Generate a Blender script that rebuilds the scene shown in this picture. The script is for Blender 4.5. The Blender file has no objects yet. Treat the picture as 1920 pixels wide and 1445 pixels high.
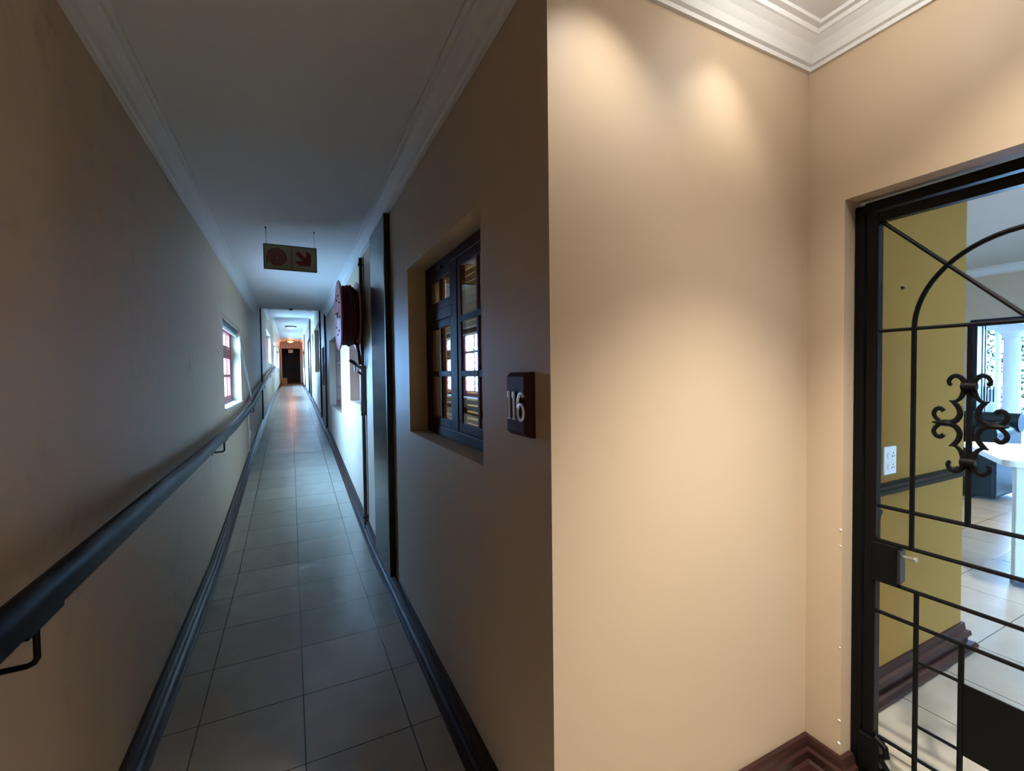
import bpy, bmesh, math, random
from mathutils import Vector, Matrix
random.seed(4)
S = bpy.context.scene
C = S.collection

# ------------------------------------------------------------------ dimensions
XL, XR, YB, XC = -0.555, 0.59, 0.98, 1.66        # left wall, right wall, alcove wall, gate wall
CZ = 2.585                                        # ceiling of the near corridor
YEND = 29.7

FLOOR_PTS = [(-3, 0), (3.8, 0), (5, .09), (7.6, .30), (10, .41), (15.2, .64), (22, .78), (30, .97), (36, 1.0)]
def fz(y):
    for (a, za), (b, zb) in zip(FLOOR_PTS, FLOOR_PTS[1:]):
        if a <= y <= b:
            return za + (zb - za) * (y - a) / (b - a)
    return 0

# ------------------------------------------------------------------ materials
def mat(name, col, rough=.6, metal=0, bump=0, bscale=60, var=0, vscale=3, spec=.5, coat=0, emit=None, estr=0):
    m = bpy.data.materials.new(name); m.use_nodes = True
    nt = m.node_tree; b = nt.nodes['Principled BSDF']
    b.inputs['Base Color'].default_value = (*col, 1)
    b.inputs['Roughness'].default_value = rough
    b.inputs['Metallic'].default_value = metal
    b.inputs['Specular IOR Level'].default_value = spec
    if coat: b.inputs['Coat Weight'].default_value = coat
    tc = nt.nodes.new('ShaderNodeTexCoord')
    if var:
        n = nt.nodes.new('ShaderNodeTexNoise'); n.inputs['Scale'].default_value = vscale; n.inputs['Detail'].default_value = 6
        nt.links.new(tc.outputs['Object'], n.inputs['Vector'])
        r = nt.nodes.new('ShaderNodeMapRange')
        r.inputs['From Min'].default_value = .3; r.inputs['From Max'].default_value = .7
        r.inputs['To Min'].default_value = 1 - var; r.inputs['To Max'].default_value = 1 + var * .4
        nt.links.new(n.outputs['Fac'], r.inputs['Value'])
        mx = nt.nodes.new('ShaderNodeVectorMath'); mx.operation = 'SCALE'
        mx.inputs[0].default_value = col
        nt.links.new(r.outputs['Result'], mx.inputs['Scale'])
        nt.links.new(mx.outputs['Vector'], b.inputs['Base Color'])
    if bump:
        n = nt.nodes.new('ShaderNodeTexNoise'); n.inputs['Scale'].default_value = bscale; n.inputs['Detail'].default_value = 4
        nt.links.new(tc.outputs['Object'], n.inputs['Vector'])
        bp = nt.nodes.new('ShaderNodeBump'); bp.inputs['Strength'].default_value = bump; bp.inputs['Distance'].default_value = .004
        nt.links.new(n.outputs['Fac'], bp.inputs['Height']); nt.links.new(bp.outputs['Normal'], b.inputs['Normal'])
    if emit:
        b.inputs['Emission Color'].default_value = (*emit, 1); b.inputs['Emission Strength'].default_value = estr
    return m

def wood(name, col, rough=.35, grain=(40, 40, 2), dark=.55, spec=.5):
    m = bpy.data.materials.new(name); m.use_nodes = True
    nt = m.node_tree; b = nt.nodes['Principled BSDF']; b.inputs['Roughness'].default_value = rough; b.inputs['Specular IOR Level'].default_value = spec
    tc = nt.nodes.new('ShaderNodeTexCoord'); mp = nt.nodes.new('ShaderNodeMapping'); mp.inputs['Scale'].default_value = grain
    n = nt.nodes.new('ShaderNodeTexNoise'); n.inputs['Scale'].default_value = 1.5; n.inputs['Detail'].default_value = 8
    cr = nt.nodes.new('ShaderNodeValToRGB')
    cr.color_ramp.elements[0].position = .35; cr.color_ramp.elements[0].color = (*[c * dark for c in col], 1)
    cr.color_ramp.elements[1].position = .65; cr.color_ramp.elements[1].color = (*col, 1)
    nt.links.new(tc.outputs['Object'], mp.inputs['Vector']); nt.links.new(mp.outputs['Vector'], n.inputs['Vector'])
    nt.links.new(n.outputs['Fac'], cr.inputs['Fac']); nt.links.new(cr.outputs['Color'], b.inputs['Base Color'])
    return m

def glass(name, tint=(.93, .96, .97), refl=1.0):
    m = bpy.data.materials.new(name); m.use_nodes = True
    nt = m.node_tree; nt.nodes.remove(nt.nodes['Principled BSDF'])
    out = nt.nodes['Material Output']
    t = nt.nodes.new('ShaderNodeBsdfTransparent'); t.inputs['Color'].default_value = (*tint, 1)
    g = nt.nodes.new('ShaderNodeBsdfGlossy'); g.inputs['Roughness'].default_value = .01
    f = nt.nodes.new('ShaderNodeLayerWeight'); f.inputs['Blend'].default_value = .5
    pw = nt.nodes.new('ShaderNodeMath'); pw.operation = 'POWER'; pw.inputs[1].default_value = 5
    nt.links.new(f.outputs['Facing'], pw.inputs[0])
    mu = nt.nodes.new('ShaderNodeMath'); mu.operation = 'MULTIPLY_ADD'; mu.inputs[1].default_value = .95 * refl; mu.inputs[2].default_value = .04 * refl; mu.use_clamp = True
    nt.links.new(pw.outputs[0], mu.inputs[0])
    mx = nt.nodes.new('ShaderNodeMixShader')
    nt.links.new(mu.outputs[0], mx.inputs['Fac'])
    nt.links.new(t.outputs[0], mx.inputs[1]); nt.links.new(g.outputs[0], mx.inputs[2]); nt.links.new(mx.outputs[0], out.inputs['Surface'])
    return m

def wall_paint(name, col, stain=.0, rough=.5, spec=.35):
    """plaster paint with fine bump and (optionally) rubbed dark smears"""
    m = mat(name, col, rough=rough, bump=.06, bscale=18, spec=spec)
    nt = m.node_tree; b = nt.nodes['Principled BSDF']
    tc = nt.nodes.new('ShaderNodeTexCoord')
    n = nt.nodes.new('ShaderNodeTexNoise'); n.inputs['Scale'].default_value = 2.2; n.inputs['Detail'].default_value = 5; n.inputs['Distortion'].default_value = .6
    n2 = nt.nodes.new('ShaderNodeTexNoise'); n2.inputs['Scale'].default_value = 11; n2.inputs['Detail'].default_value = 8; n2.inputs['Roughness'].default_value = .7
    nt.links.new(tc.outputs['Object'], n.inputs['Vector']); nt.links.new(tc.outputs['Object'], n2.inputs['Vector'])
    r1 = nt.nodes.new('ShaderNodeMapRange'); r1.inputs['From Min'].default_value = .5; r1.inputs['From Max'].default_value = .75
    r2 = nt.nodes.new('ShaderNodeMapRange'); r2.inputs['From Min'].default_value = .5; r2.inputs['From Max'].default_value = .72
    nt.links.new(n.outputs['Fac'], r1.inputs['Value']); nt.links.new(n2.outputs['Fac'], r2.inputs['Value'])
    mu = nt.nodes.new('ShaderNodeMath'); mu.operation = 'MULTIPLY'
    nt.links.new(r1.outputs[0], mu.inputs[0]); nt.links.new(r2.outputs[0], mu.inputs[1])
    mu2 = nt.nodes.new('ShaderNodeMath'); mu2.operation = 'MULTIPLY'; mu2.inputs[1].default_value = stain
    nt.links.new(mu.outputs[0], mu2.inputs[0])
    mx = nt.nodes.new('ShaderNodeMix'); mx.data_type = 'RGBA'
    mx.inputs['A'].default_value = (*col, 1); mx.inputs['B'].default_value = (col[0] * .35, col[1] * .37, col[2] * .45, 1)
    nt.links.new(mu2.outputs[0], mx.inputs['Factor']); nt.links.new(mx.outputs['Result'], b.inputs['Base Color'])
    return m

def tile_floor(name):
    m = bpy.data.materials.new(name); m.use_nodes = True
    nt = m.node_tree; b = nt.nodes['Principled BSDF']
    L = nt.links.new
    tc = nt.nodes.new('ShaderNodeTexCoord'); sp = nt.nodes.new('ShaderNodeSeparateXYZ'); L(tc.outputs['Object'], sp.inputs[0])
    def line(sock, off, per, w):
        a = nt.nodes.new('ShaderNodeMath'); a.operation = 'SUBTRACT'; a.inputs[1].default_value = off; L(sock, a.inputs[0])
        d = nt.nodes.new('ShaderNodeMath'); d.operation = 'DIVIDE'; d.inputs[1].default_value = per; L(a.outputs[0], d.inputs[0])
        fl = nt.nodes.new('ShaderNodeMath'); fl.operation = 'ROUND'; L(d.outputs[0], fl.inputs[0])
        s = nt.nodes.new('ShaderNodeMath'); s.operation = 'SUBTRACT'; L(d.outputs[0], s.inputs[0]); L(fl.outputs[0], s.inputs[1])
        ab = nt.nodes.new('ShaderNodeMath'); ab.operation = 'ABSOLUTE'; L(s.outputs[0], ab.inputs[0])
        lt = nt.nodes.new('ShaderNodeMath'); lt.operation = 'LESS_THAN'; lt.inputs[1].default_value = w / per / 2; L(ab.outputs[0], lt.inputs[0])
        fr = nt.nodes.new('ShaderNodeMath'); fr.operation = 'FLOOR'; L(d.outputs[0], fr.inputs[0])
        return lt.outputs[0], fr.outputs[0]
    lx, cx = line(sp.outputs['X'], .016, .395, .005)
    ly, cy = line(sp.outputs['Y'], 2.22, .402, .005)
    gm = nt.nodes.new('ShaderNodeMath'); gm.operation = 'MAXIMUM'; L(lx, gm.inputs[0]); L(ly, gm.inputs[1])
    cb = nt.nodes.new('ShaderNodeCombineXYZ'); L(cx, cb.inputs[0]); L(cy, cb.inputs[1])
    wn = nt.nodes.new('ShaderNodeTexWhiteNoise'); wn.noise_dimensions = '2D'; L(cb.outputs[0], wn.inputs['Vector'])
    n = nt.nodes.new('ShaderNodeTexNoise'); n.inputs['Scale'].default_value = 6; n.inputs['Detail'].default_value = 7
    L(tc.outputs['Object'], n.inputs['Vector'])
    ad = nt.nodes.new('ShaderNodeMath'); ad.operation = 'MULTIPLY_ADD'; ad.inputs[1].default_value = .35; L(wn.outputs['Value'], ad.inputs[0]); L(n.outputs['Fac'], ad.inputs[2])
    cr = nt.nodes.new('ShaderNodeValToRGB')
    cr.color_ramp.elements[0].position = .3; cr.color_ramp.elements[0].color = (.29, .25, .19, 1)
    cr.color_ramp.elements[1].position = .95; cr.color_ramp.elements[1].color = (.37, .32, .242, 1)
    L(ad.outputs[0], cr.inputs['Fac'])
    mx = nt.nodes.new('ShaderNodeMix'); mx.data_type = 'RGBA'; mx.inputs['B'].default_value = (.07, .06, .05, 1)
    L(gm.outputs[0], mx.inputs['Factor']); L(cr.outputs['Color'], mx.inputs['A']); L(mx.outputs['Result'], b.inputs['Base Color'])
    b.inputs['Roughness'].default_value = .27
    bp = nt.nodes.new('ShaderNodeBump'); bp.inputs['Strength'].default_value = .35; bp.inputs['Distance'].default_value = .003; bp.invert = True
    L(gm.outputs[0], bp.inputs['Height']); L(bp.outputs['Normal'], b.inputs['Normal'])
    return m

PAINT = (.46, .348, .24)
M = dict(
    wall=wall_paint('beige_wall_paint', PAINT, .12),
    wall_stained=wall_paint('beige_wall_paint_scuffed', PAINT, .85),
    ochre=wall_paint('ochre_wall_paint', (.27, .136, .032), .05, .9, .08),
    white=mat('white_ceiling_paint', (.64, .64, .635), .6, bump=.05, bscale=40),
    tile=tile_floor('ceramic_floor_tiles'),
    dark=wood('dark_stained_timber', (.03, .015, .012), .33, spec=.22),
    darkrail=wood('dark_handrail_timber', (.006, .0045, .004), .42, (2, .6, 8), spec=.11),
    mahog=wood('mahogany_skirting_timber', (.036, .012, .009), .42, (3, 3, 30), spec=.25),
    maroon=wood('mahogany_plaque_timber', (.06, .016, .015), .5, (30, 30, 3), spec=.2),
    frame=wood('window_frame_timber', (.045, .013, .010), .5, spec=.07),
    redframe=wood('red_brown_window_timber', (.34, .06, .045), .4),
    panel=wood('glossy_dark_door_timber', (.008, .007, .008), .14, (30, 12, 1.2)),
    blackmetal=mat('black_gate_metal', (.003, .003, .0033), .4, 0, spec=.12),
    steel=mat('brushed_steel', (.6, .6, .6), .3, 1),
    chrome=mat('worn_chrome_digits', (.85, .82, .76), .3, 1),
    red=mat('red_reel_paint', (.36, .09, .115), .3, var=.3, vscale=9),
    hose=mat('dark_red_rubber_hose', (.075, .006, .014), .7, var=.3, vscale=20, spec=.2),
    pipe=mat('brown_painted_pipe', (.12, .085, .07), .4, var=.2),
    greypipe=mat('grey_nozzle_plastic', (.22, .20, .17), .45),
    black=mat('black_plastic', (.012, .012, .012), .4),
    signface=mat('cream_sign_face', (.36, .335, .21), .5),
    signred=mat('red_sign_print', (.20, .010, .014), .5),
    signline=mat('brown_sign_divider', (.24, .14, .10), .5),
    socket=mat('white_socket_plastic', (.78, .75, .68), .35),
    cord=mat('white_cord', (.8, .82, .82), .6),
    blind=mat('cream_blind_slats', (.66, .60, .42), .5),
    blindgrey=mat('grey_roller_blind_fabric', (.06, .065, .07), .7),
    glass=glass('clear_window_glass', (.95, .97, .98), 1.0),
    darkglass=glass('dim_window_glass', (.80, .82, .82), 1.9),
    table=mat('cream_tabletop_laminate', (.66, .60, .46), .4, spec=.3),
    leg=mat('cream_table_leg_paint', (.52, .47, .33), .4),
    leather=mat('dark_teal_leather', (.012, .020, .023), .45, bump=.2, bscale=40, spec=.2),
    column=mat('white_column_plaster', (.78, .78, .80), .6),
    leaf=mat('hedge_leaves', (.05, .13, .06), .6, var=.5, vscale=4),
    ground=mat('pale_ground_paving', (.42, .42, .38), .8, var=.2, vscale=.6),
    box=mat('brown_cardboard', (.40, .22, .09), .8, var=.15),
    darkend=wood('dark_end_door_timber', (.07, .035, .02), .5),
    lampglass=mat('opal_lamp_glass', (.8, .8, .78), .3),
    lampwarm=mat('lit_opal_lamp_glass', (.9, .7, .5), .3, emit=(1, .48, .16), estr=3.0),
    lampring=mat('bronze_lamp_ring', (.10, .08, .06), .4, .6),
    bulb=mat('lit_downlight_lens', (.9, .9, .9), .3, emit=(1, .93, .82), estr=25),
    exit=mat('exit_sign_face', (.55, .50, .36), .5),
    exitgreen=mat('exit_sign_print', (.03, .20, .09), .5),
    curtain=mat('dark_red_curtain_cloth', (.22, .035, .04), .8, var=.2),
    paper=mat('white_paper', (.75, .75, .74), .7),
    chip=mat('bare_white_plaster', (.8, .79, .76), .8),
    greydoor=wood('grey_brown_door_timber', (.10, .085, .085), .45),
    alu=mat('dark_aluminium_frame', (.02, .024, .035), .35, .3),
)

# ------------------------------------------------------------------ mesh builder
class MB:
    def __init__(s): s.bm = bmesh.new()
    def box(s, x0, x1, y0, y1, z0, z1):
        v = [s.bm.verts.new((x, y, z)) for z in (z0, z1) for x, y in ((x0, y0), (x1, y0), (x1, y1), (x0, y1))]
        for f in ((3, 2, 1, 0), (4, 5, 6, 7), (0, 1, 5, 4), (1, 2, 6, 5), (2, 3, 7, 6), (3, 0, 4, 7)):
            s.bm.faces.new([v[i] for i in f])
        return s
    def obox(s, c, ax, half):
        ax = [Vector(a).normalized() for a in ax]; c = Vector(c)
        v = [s.bm.verts.new(c + ax[0] * half[0] * i + ax[1] * half[1] * j + ax[2] * half[2] * k)
             for k in (-1, 1) for i, j in ((-1, -1), (1, -1), (1, 1), (-1, 1))]
        for f in ((3, 2, 1, 0), (4, 5, 6, 7), (0, 1, 5, 4), (1, 2, 6, 5), (2, 3, 7, 6), (3, 0, 4, 7)):
            s.bm.faces.new([v[i] for i in f])
        return s
    def tube(s, pts, r, seg=10, cap=True, flat=None):
        """tube along a polyline; r number or list; flat=(axis vector, factor) squashes along the axis"""
        P = [Vector(p) for p in pts]; n = len(P)
        R = r if isinstance(r, (list, tuple)) else [r] * n
        rings = []; up = None
        for i in range(n):
            d = (P[min(i + 1, n - 1)] - P[max(i - 1, 0)]).normalized()
            if up is None:
                up = Vector((0, 0, 1)) if abs(d.z) < .9 else Vector((1, 0, 0))
            a = d.cross(up)
            if a.length < 1e-6: a = d.orthogonal()
            a.normalize(); b = a.cross(d).normalized(); up = b
            ring = []
            for k in range(seg):
                t = 2 * math.pi * k / seg
                o = a * math.cos(t) * R[i] + b * math.sin(t) * R[i]
                if flat: f = Vector(flat[0]); o -= f * (o.dot(f)) * (1 - flat[1])
                ring.append(s.bm.verts.new(P[i] + o))
            rings.append(ring)
        for i in range(n - 1):
            for k in range(seg):
                k2 = (k + 1) % seg
                s.bm.faces.new((rings[i][k], rings[i][k2], rings[i + 1][k2], rings[i + 1][k]))
        if cap:
            s.bm.faces.new(rings[0][::-1]); s.bm.faces.new(rings[-1])
        return s
    def lathe(s, c, axis, prof, seg=40):
        """prof: list of (distance along axis, radius)"""
        ax = Vector(axis).normalized(); a = ax.orthogonal().normalized(); b = ax.cross(a); c = Vector(c)
        rings = []
        for d, r in prof:
            if r < 1e-6: rings.append([s.bm.verts.new(c + ax * d)])
            else: rings.append([s.bm.verts.new(c + ax * d + (a * math.cos(2 * math.pi * k / seg) + b * math.sin(2 * math.pi * k / seg)) * r) for k in range(seg)])
        for p, q in zip(rings, rings[1:]):
            for k in range(seg):
                k2 = (k + 1) % seg
                vs = [p[k % len(p)], p[k2 % len(p)], q[k2 % len(q)], q[k % len(q)]]
                u = []
                for v in vs:
                    if v not in u: u.append(v)
                if len(u) > 2: s.bm.faces.new(u)
        for r in (rings[0], rings[-1]):
            if len(r) > 2: s.bm.faces.new(r)
        return s
    def sweep(s, prof, path, side=1, closed_prof=True):
        """prof: (offset from the wall, z); path: (x,y,z) along the wall; offsets go to the left of travel * side, mitred"""
        n = len(path); sec = []
        for i, p in enumerate(path):
            p = Vector(p)
            def nrm(a, b):
                d = Vector((b[0] - a[0], b[1] - a[1], 0)).normalized(); return Vector((-d.y, d.x, 0)) * side
            if i == 0: m = nrm(path[0], path[1])
            elif i == n - 1: m = nrm(path[-2], path[-1])
            else:
                n1, n2 = nrm(path[i - 1], path[i]), nrm(path[i], path[i + 1])
                m = (n1 + n2) / (1 + n1.dot(n2))
            sec.append([s.bm.verts.new(p + m * o + Vector((0, 0, z))) for o, z in prof])
        k = len(prof)
        for a, b in zip(sec, sec[1:]):
            for j in range(k if closed_prof else k - 1):
                j2 = (j + 1) % k
                s.bm.faces.new((a[j], a[j2], b[j2], b[j]))
        s.bm.faces.new(sec[0]); s.bm.faces.new(sec[-1][::-1])
        return s
    def prism(s, pts, axis, d0, d1):
        """pts: 2D outline in the plane normal to axis ('x': (y,z), 'y': (x,z), 'z': (x,y))"""
        def mk(p, d): return {'x': (d, p[0], p[1]), 'y': (p[0], d, p[1]), 'z': (p[0], p[1], d)}[axis]
        a = [s.bm.verts.new(mk(p, d0)) for p in pts]; b = [s.bm.verts.new(mk(p, d1)) for p in pts]
        s.bm.faces.new(a); s.bm.faces.new(b[::-1])
        for i in range(len(pts)):
            j = (i + 1) % len(pts); s.bm.faces.new((a[i], b[i], b[j], a[j]))
        return s
    def wall(s, axis, d0, d1, u0, u1, z0, z1, openings=()):
        """wall slab normal to axis, thickness d0..d1, span u0..u1 x z0..z1 with rectangular openings (ua,ub,za,zb)"""
        U = sorted({u0, u1, *[o[0] for o in openings], *[o[1] for o in openings]}); Z = sorted({z0, z1, *[o[2] for o in openings], *[o[3] for o in openings]})
        U = [u for u in U if u0 <= u <= u1]; Z = [z for z in Z if z0 <= z <= z1]
        def solid(i, j):
            if i < 0 or j < 0 or i >= len(U) - 1 or j >= len(Z) - 1: return False
            u, z = (U[i] + U[i + 1]) / 2, (Z[j] + Z[j + 1]) / 2
            return not any(a < u < b and c < z < d for a, b, c, d in openings)
        cache = {}
        def V(d, u, z):
            k = (d, u, z)
            if k not in cache: cache[k] = s.bm.verts.new((d, u, z) if axis == 'x' else (u, d, z))
            return cache[k]
        for i in range(len(U) - 1):
            for j in range(len(Z) - 1):
                if not solid(i, j): continue
                a, b, c, d = U[i], U[i + 1], Z[j], Z[j + 1]
                for dd in (d0, d1): s.bm.faces.new((V(dd, a, c), V(dd, b, c), V(dd, b, d), V(dd, a, d)))
                if not solid(i - 1, j): s.bm.faces.new((V(d0, a, c), V(d1, a, c), V(d1, a, d), V(d0, a, d)))
                if not solid(i + 1, j): s.bm.faces.new((V(d0, b, c), V(d1, b, c), V(d1, b, d), V(d0, b, d)))
                if not solid(i, j - 1): s.bm.faces.new((V(d0, a, c), V(d1, a, c), V(d1, b, c), V(d0, b, c)))
                if not solid(i, j + 1): s.bm.faces.new((V(d0, a, d), V(d1, a, d), V(d1, b, d), V(d0, b, d)))
        return s
    def build(s, name, m, parent=None, smooth=False, bevel=0, seg=2, origin=None):
        bmesh.ops.recalc_face_normals(s.bm, faces=s.bm.faces)
        me = bpy.data.meshes.new(name)
        if origin is None and parent is not None: origin = parent.location
        if origin is not None:
            bmesh.ops.translate(s.bm, verts=s.bm.verts, vec=-Vector(origin))
        s.bm.to_mesh(me); s.bm.free(); me.materials.append(m)
        if smooth:
            for p in me.polygons: p.use_smooth = True
            me.set_sharp_from_angle(angle=math.radians(40))
        o = bpy.data.objects.new(name, me); C.objects.link(o)
        if parent is not None:
            o.parent = parent          # every root is unrotated: child is built in world space minus the root's location
        elif origin is not None: o.location = origin
        if bevel:
            bv = o.modifiers.new('bevel', 'BEVEL'); bv.width = bevel; bv.segments = seg; bv.limit_method = 'ANGLE'
        return o

def sub(mb, name, m, part, root, **k):
    """a sub-part: lives under part, whose own object sits at root's origin"""
    o = mb.build(name, m, None, origin=root.location, **k)
    o.location = (0, 0, 0); o.parent = part
    return o
def tag(o, label=None, cat=None, group=None, kind=None):
    for k, v in (('label', label), ('category', cat), ('group', group), ('kind', kind)):
        if v: o[k] = v
    return o
def struct(o): o['kind'] = 'structure'; return o
def empty(name, loc, label=None, cat=None, group=None, kind=None):
    o = bpy.data.objects.new(name, None); C.objects.link(o); o.location = loc; o.empty_display_size = .05
    return tag(o, label, cat, group, kind)

# ------------------------------------------------------------------ shell
ys = [-1.7, 3.8, 5, 7.6, 10, 15.2, 22, 30, 34.5]
mb = MB()
x0, x1 = XL - .22, XR + .01
vs = [[mb.bm.verts.new((x, y, fz(y) + dz)) for x, dz in ((x0, 0), (x1, 0), (x1, -.15 - fz(y)), (x0, -.15 - fz(y)))] for y in ys]
for a, b in zip(vs, vs[1:]):
    for k in range(4): mb.bm.faces.new((a[k], a[(k + 1) % 4], b[(k + 1) % 4], b[k]))
mb.bm.faces.new(vs[0]); mb.bm.faces.new(vs[-1])
mb.box(x1, 8.0, -2.7, 4.7, -.15, 0)
struct(mb.build('floor', M['tile']))
struct(MB().box(XR + .22, 2.95, 4.7, 30, -.15, 0).build('floor', M['ground']))

WL1 = (4.88, 6.45, 1.135, 2.03)
WLS = [WL1, (13.2, 15.9, 1.80, 2.68), (18.2, 21.2, 1.83, 2.70), (22.5, 26.3, 1.83, 2.72)]
struct(MB().wall('x', XL - .22, XL, -1.8, 34.6, -.15, 3.7, WLS).build('wall_left', M['wall_stained']))
WR_NEAR = (1.433, 2.50, 1.13, 2.03)
WRS = [WR_NEAR, (4.27, 5.33, 1.16, 2.06), (6.33, 8.30, .94, 2.02), (9.12, 10.25, 1.24, 2.02), (10.95, 13.4, 1.53, 2.68),
       (13.75, 15.2, 1.80, 2.68), (16.6, 18.6, .70, 2.78), (23.4, 28.2, 1.82, 2.78)]
struct(MB().wall('x', XR, XR + .22, YB, 34.6, -.15, 3.7, WRS).build('wall_right', M['wall']))
struct(MB().wall('y', YB, YB + .18, XR + .22, XC, -.15, 3.7).build('wall_back', M['wall']))
GATE = (.05, .862, -.15, 2.01)
struct(MB().wall('x', XC, XC + .24, -1.8, 1.22, -.15, 3.7, [GATE]).build('wall_gate', M['wall']))
struct(MB().wall('y', -1.8, -1.6, XL - .22, XC + .24, -.15, 3.7).build('wall_front', M['wall']))
LW = (5.2, 6.8, 1.0, 2.2)
# ochre passage wall behind the gate and the lounge
struct(MB().wall('y', 1.04, 1.22, XC + .24, 3.08, -.15, 3.7).build('wall_passage', M['ochre']))
struct(MB().wall('x', 2.90, 3.08, 1.22, 30, -.15, 3.7).build('wall_partition', M['ochre']))
struct(MB().wall('y', 4.5, 4.7, 3.08, 8.0, -.15, 3.7, [LW]).build('wall_lounge_side', M['wall']))
struct(MB().wall('y', -2.7, -2.5, XC + .24, 8.0, -.15, 3.7).build('wall_lounge_end', M['wall']))
SLIDE = (1.1, 2.58, 0.0, 2.05)
struct(MB().wall('x', 7.8, 8.0, -2.7, 4.7, -.15, 3.7, [SLIDE]).build('wall_lounge_far', M['wall']))
struct(MB().box(XC + .22, 8.0, -2.6, 4.6, 2.685, 2.8).build('ceiling', M['white']))
# corridor ceilings step up with the ramp
struct(MB().box(XL - .05, XC + .05, -1.7, YB + .05, CZ, CZ + .12).build('ceiling', M['white']))
struct(MB().box(XL - .05, XR + .05, YB + .05, 8.65, CZ, CZ + .12).build('ceiling', M['white']))
struct(MB().box(XL - .05, XR + .05, 8.55, 14.0, 3.07, 3.2).box(XL - .05, XR + .05, 8.55, 8.65, CZ + .12, 3.07).build('ceiling', M['white']))
struct(MB().box(XL - .05, XR + .05, 13.9, 34.6, 3.42, 3.55).box(XL - .05, XR + .05, 13.9, 14.0, 3.2, 3.42).build('ceiling', M['white']))
struct(MB().box(XR + .2, 2.95, 1.1, 30, 2.75, 2.85).build('ceiling', M['white']))
struct(MB().box(-1.0, 8.2, -2.9, 34.8, 3.70, 3.85).build('ceiling', M['white']))  # unseen roof slab, added to stop sky light leaking in
# corridor end: an opening with a dark room behind
struct(MB().wall('y', YEND, YEND + .2, XL, XR, .6, 3.7, [(-.47, .50, .6, 3.06)]).build('wall_end', M['wall']))
struct(MB().box(XL, XR, 33.9, 34.1, .6, 3.7).build('wall_far', M['darkend']))

# cornices
COR = [(0, 0), (0, -.098), (.010, -.098), (.012, -.086), (.022, -.082), (.030, -.064), (.046, -.042), (.064, -.028), (.070, -.026), (.074, -.014), (.09, -.012), (.09, 0)]
c1 = MB().sweep(COR, [(XR, 8.65, CZ), (XR, YB, CZ), (XC, YB, CZ), (XC, -1.6, CZ)], side=-1)
struct(c1.build('trim_1', M['white']))
struct(MB().sweep(COR, [(XL, -1.6, CZ), (XL, 8.65, CZ)], side=-1).build('trim_2', M['white']))
for i, (X, sd) in enumerate(((XL, -1), (XR, 1))):
    struct(MB().sweep(COR, [(X, 8.65, 3.07), (X, 14, 3.07)], side=sd).build('trim_%d' % (3 + i), M['white']))
    struct(MB().sweep(COR, [(X, 14, 3.42), (X, YEND, 3.42)], side=sd).build('trim_%d' % (5 + i), M['white']))
struct(MB().sweep(COR, [(7.8, -2.5, 2.685), (7.8, 4.5, 2.685)], side=1).build('trim_7', M['white']))

# skirtings
BB = [(0, 0), (0, .125), (.014, .125), (.020, .112), (.022, .095), (.030, .086), (.030, .058), (.040, .050), (.046, .036), (.048, .016), (.052, .012), (.052, 0)]
ysk = [-1.6, 3.8, 5, 7.6, 10, 15.2, 22, YEND]
struct(MB().sweep(BB, [(XL, y, fz(y)) for y in ysk], side=-1).build('baseboard_left', M['dark']))
struct(MB().sweep(BB, [(XR, y, fz(y)) for y in [YEND, 22, 15.2, 10, 7.6, 5, 3.8]] + [(XR, YB, 0), (XC, YB, 0), (XC, .862, 0), (XC + .05, .862, 0)], side=-1).build('baseboard_right', M['mahog']))
BB2 = [(0, 0), (0, .135), (.012, .135), (.016, .10), (.030, .095), (.034, .075), (.022, .07), (.022, .045), (.045, .040), (.055, .025), (.052, .006), (.046, 0)]
struct(MB().sweep(BB2, [(XC + .24, 1.04, 0), (3.08, 1.04, 0), (3.08, 4.5, 0)], side=-1).build('baseboard_passage', M['mahog']))
# dado rails in the passage
DADO = [(0, 0), (0, .055), (.012, .055), (.018, .042), (.028, .038), (.030, .026), (.020, .020), (.016, .006), (.008, 0)]
struct(MB().sweep(DADO, [(XC + .24, .868, .895), (XC + .24, 1.04, .895), (3.08, 1.04, .895), (3.08, 1.6, .895)], side=-1).build('trim_8', M['darkrail']))

# dark timber joint strips on the corridor walls
for i, (X, s, y, z1, d, w) in enumerate(((XL, 1, 10.65, 3.05, .025, .07), (XR, -1, 8.99, 3.0, .03, .06), (XR, -1, 10.52, 3.0, .03, .06),
                                    (XR, -1, 15.9, 3.36, .03, .09), (XR, -1, 23.0, 3.36, .03, .12))):
    a, b = sorted((X, X + s * d))
    struct(MB().box(a, b, y - w / 2, y + w / 2, fz(y) + .1, z1).build('trim_%d' % (9 + i), M['dark']))

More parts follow.
